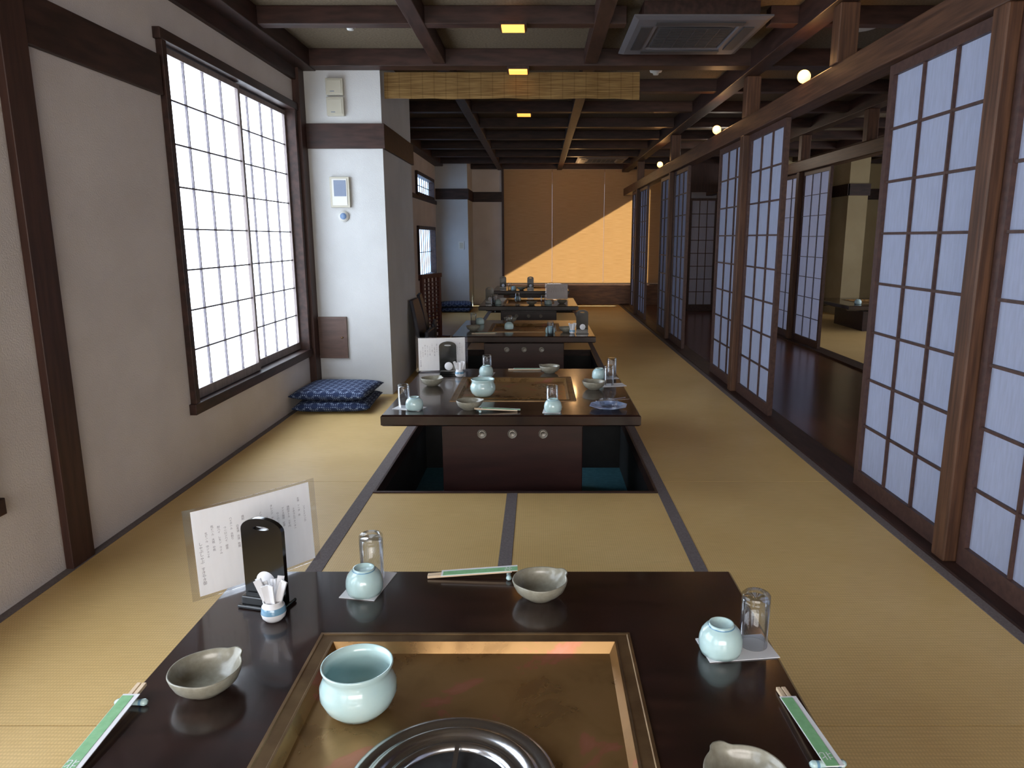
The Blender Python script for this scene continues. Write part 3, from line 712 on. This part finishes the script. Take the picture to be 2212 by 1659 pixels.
# ------------------------------------------------------------------ ceiling fittings
def build_ac():
    e = empty('air_conditioner'); tag(e, 'grey ceiling cassette air conditioner with grille', 'air conditioner', 'ceiling cassette units')
    bm = bmesh.new(); h = .385; rings = []
    for s, z in ((h-.06, .11), (h-.06, .022), (h, .020), (h, .012), (h-.03, .0), (h-.15, .0), (h-.155, .010)):
        rings.append([bm.verts.new(p) for p in ((-s,-s*1.08,z),(s,-s*1.08,z),(s,s*1.08,z),(-s,s*1.08,z))])
    for a, b in zip(rings[:-1], rings[1:]):
        for i in range(4):
            f = bm.faces.new([a[i], a[(i+1)%4], b[(i+1)%4], b[i]])
            if a is rings[0]: f.material_index = 1
    bm.faces.new(rings[0]); bm.faces.new(rings[-1])
    obj_from_bm('body', bm, [M['acbody'], M['dark']], parent=e)
    g = .21
    boxes('grille', [(-g,g,-g+i*.024,-g+.008+i*.024,-.002,.006) for i in range(18)] + [(x-.003,x+.003,-g,g,-.002,.006) for x in (-.14,-.07,0,.07,.14)], M['acdark'], parent=e)
    for bx in ((-.25,.25,-.345,-.285,-.006,-.001), (-.25,.25,.285,.345,-.006,-.001), (-.325,-.265,-.25,.25,-.006,-.001), (.265,.325,-.25,.25,-.006,-.001)):
        boxes('louver', [bx], M['acdark'], parent=e)
    return e
BUILD['ac'] = build_ac
place('ac', .91, 4.70, 2.39); place('ac', .97, 11.75, 2.39)
def build_cl():
    e = empty('ceiling_light'); tag(e, 'small square ceiling light glowing warm orange', 'ceiling light', 'small square ceiling lights')
    boxes('housing', [(-.078,-.065,-.07,.07,-.022,0),(.065,.078,-.07,.07,-.022,0),(-.065,.065,-.07,-.060,-.018,0),(-.065,.065,.060,.07,-.022,0)], M['dark'], parent=e)
    boxes('diffuser', [(-.065,.065,-.060,.060,-.030,-.002)], M['warmglow'], parent=e)
    return e
BUILD['cl'] = build_cl
place('cl', -.15, 4.44, 2.401); place('cl', -.15, 5.45, 2.384)
place('cl', -.15, 5.45+.97*2, 2.401)
def build_sd():
    o = lathe('smoke_detector', [(0,-.035),(.02,-.035),(.025,-.02),(.045,-.014),(.05,0)], M['white'], seg=28)
    return tag(o, 'small white round ceiling smoke detector', 'smoke detector', 'ceiling smoke detectors')
BUILD['sd'] = build_sd
place('sd', -1.17, 4.80, ZC); place('sd', .92, 6.05, ZC)
o = lathe('ceiling_speaker', [(0,-.012),(.09,-.012),(.11,-.008),(.12,0)], M['white'], seg=40); o.location = (2.0, 4.85, ZC); tag(o, 'round white ceiling speaker above the corridor', 'speaker')
def build_spot():
    e = empty('spotlight'); tag(e, 'small clip spotlight on the door header, warm glowing bulb', 'spotlight', 'warm header spotlights')
    boxes('clip', [(-.014,.014,-.014,.014,0,.010), (-.005,.005,-.005,.005,.010,.04)], M['black'], parent=e)
    s = lathe('shade', [(.012,.0),(.020,-.012),(.026,-.030),(.024,-.030),(.017,-.012),(.0,-.004)], M['brass'], seg=24, parent=e); s.location = (.0, 0, .065); s.rotation_euler = (0, math.radians(70), math.radians(60))
    b = lathe('bulb', [(0,-.006),(.016,-.012),(.034,-.034),(.038,-.050),(.030,-.072),(.014,-.084),(0,-.087)], M['bulb'], seg=24, parent=e); b.location = (.0, 0, .065); b.rotation_euler = (0, math.radians(70), math.radians(60))
    return e
BUILD['spot'] = build_spot
def point(name, loc, energy, col, r=.04):
    l = bpy.data.lights.new(name, 'POINT'); l.energy = energy; l.color = col; l.shadow_soft_size = r
    o = bpy.data.objects.new(name, l); COL.objects.link(o); o.location = loc; return o
def area(name, loc, rot, sx, sy, energy, col):
    l = bpy.data.lights.new(name, 'AREA'); l.shape = 'RECTANGLE'; l.size = sx; l.size_y = sy; l.energy = energy; l.color = col
    o = bpy.data.objects.new(name, l); COL.objects.link(o); o.location = loc; o.rotation_euler = rot; return o
for y in (4.50, 6.60, 9.6):
    place('spot', 1.565, y, 2.0755); point('spot_glow', (1.50, y-.14, 2.18), 2.4, (1, .52, .20), .03)
point('far_lamp', (.6, 12.3, 2.15), 7, (1, .58, .25), .05)
point('room_fill', (5.0, 8.2, 2.2), 9, (1, .8, .5), .15)  # added warm fill for the neighbouring room, no fixture modelled
point('corridor_fill', (2.4, 3.0, 2.2), 3, (1, .85, .65), .15)  # added fill for the near corridor, no fixture modelled
point('corridor_fill', (2.3, 9.5, 2.2), 9, (1, .85, .7), .15)  # added fill to brighten the dark far end of the corridor
area('room_window_light', (XE-.1, 7.0, 1.35), (0, math.pi/2, 0), 1.6, 6.0, 90, (.86, .90, 1))
area('rear_fill_light', (0.0, YN+.2, 1.4), (math.pi/2, 0, 0), 3.0, 1.6, 140, (1, .95, .90))  # added fill from behind the camera; the wall there has no window
sun = bpy.data.lights.new('sun', 'SUN'); sun.energy = 72; sun.angle = .009; sun.color = (.76, .92, 1)
so = bpy.data.objects.new('sun', sun); COL.objects.link(so)
so.rotation_euler = Vector((-1, -.5, -.588)).to_track_quat('-Z', 'Y').to_euler()

w = bpy.data.worlds.new('world'); scn.world = w; w.use_nodes = True
bg = w.node_tree.nodes['Background']; bg.inputs[0].default_value = (.85,.88,1,1); bg.inputs[1].default_value = .6

# ------------------------------------------------------------------ camera
cam = bpy.data.cameras.new('camera'); co = bpy.data.objects.new('camera', cam); COL.objects.link(co)
cam.sensor_width = 36; cam.lens = 1553/2212*36; cam.shift_x = -59/2212; cam.clip_start = .02
co.location = (0, 0, 1.2); co.rotation_euler = (math.radians(90-11.45), 0, 0)
scn.camera = co
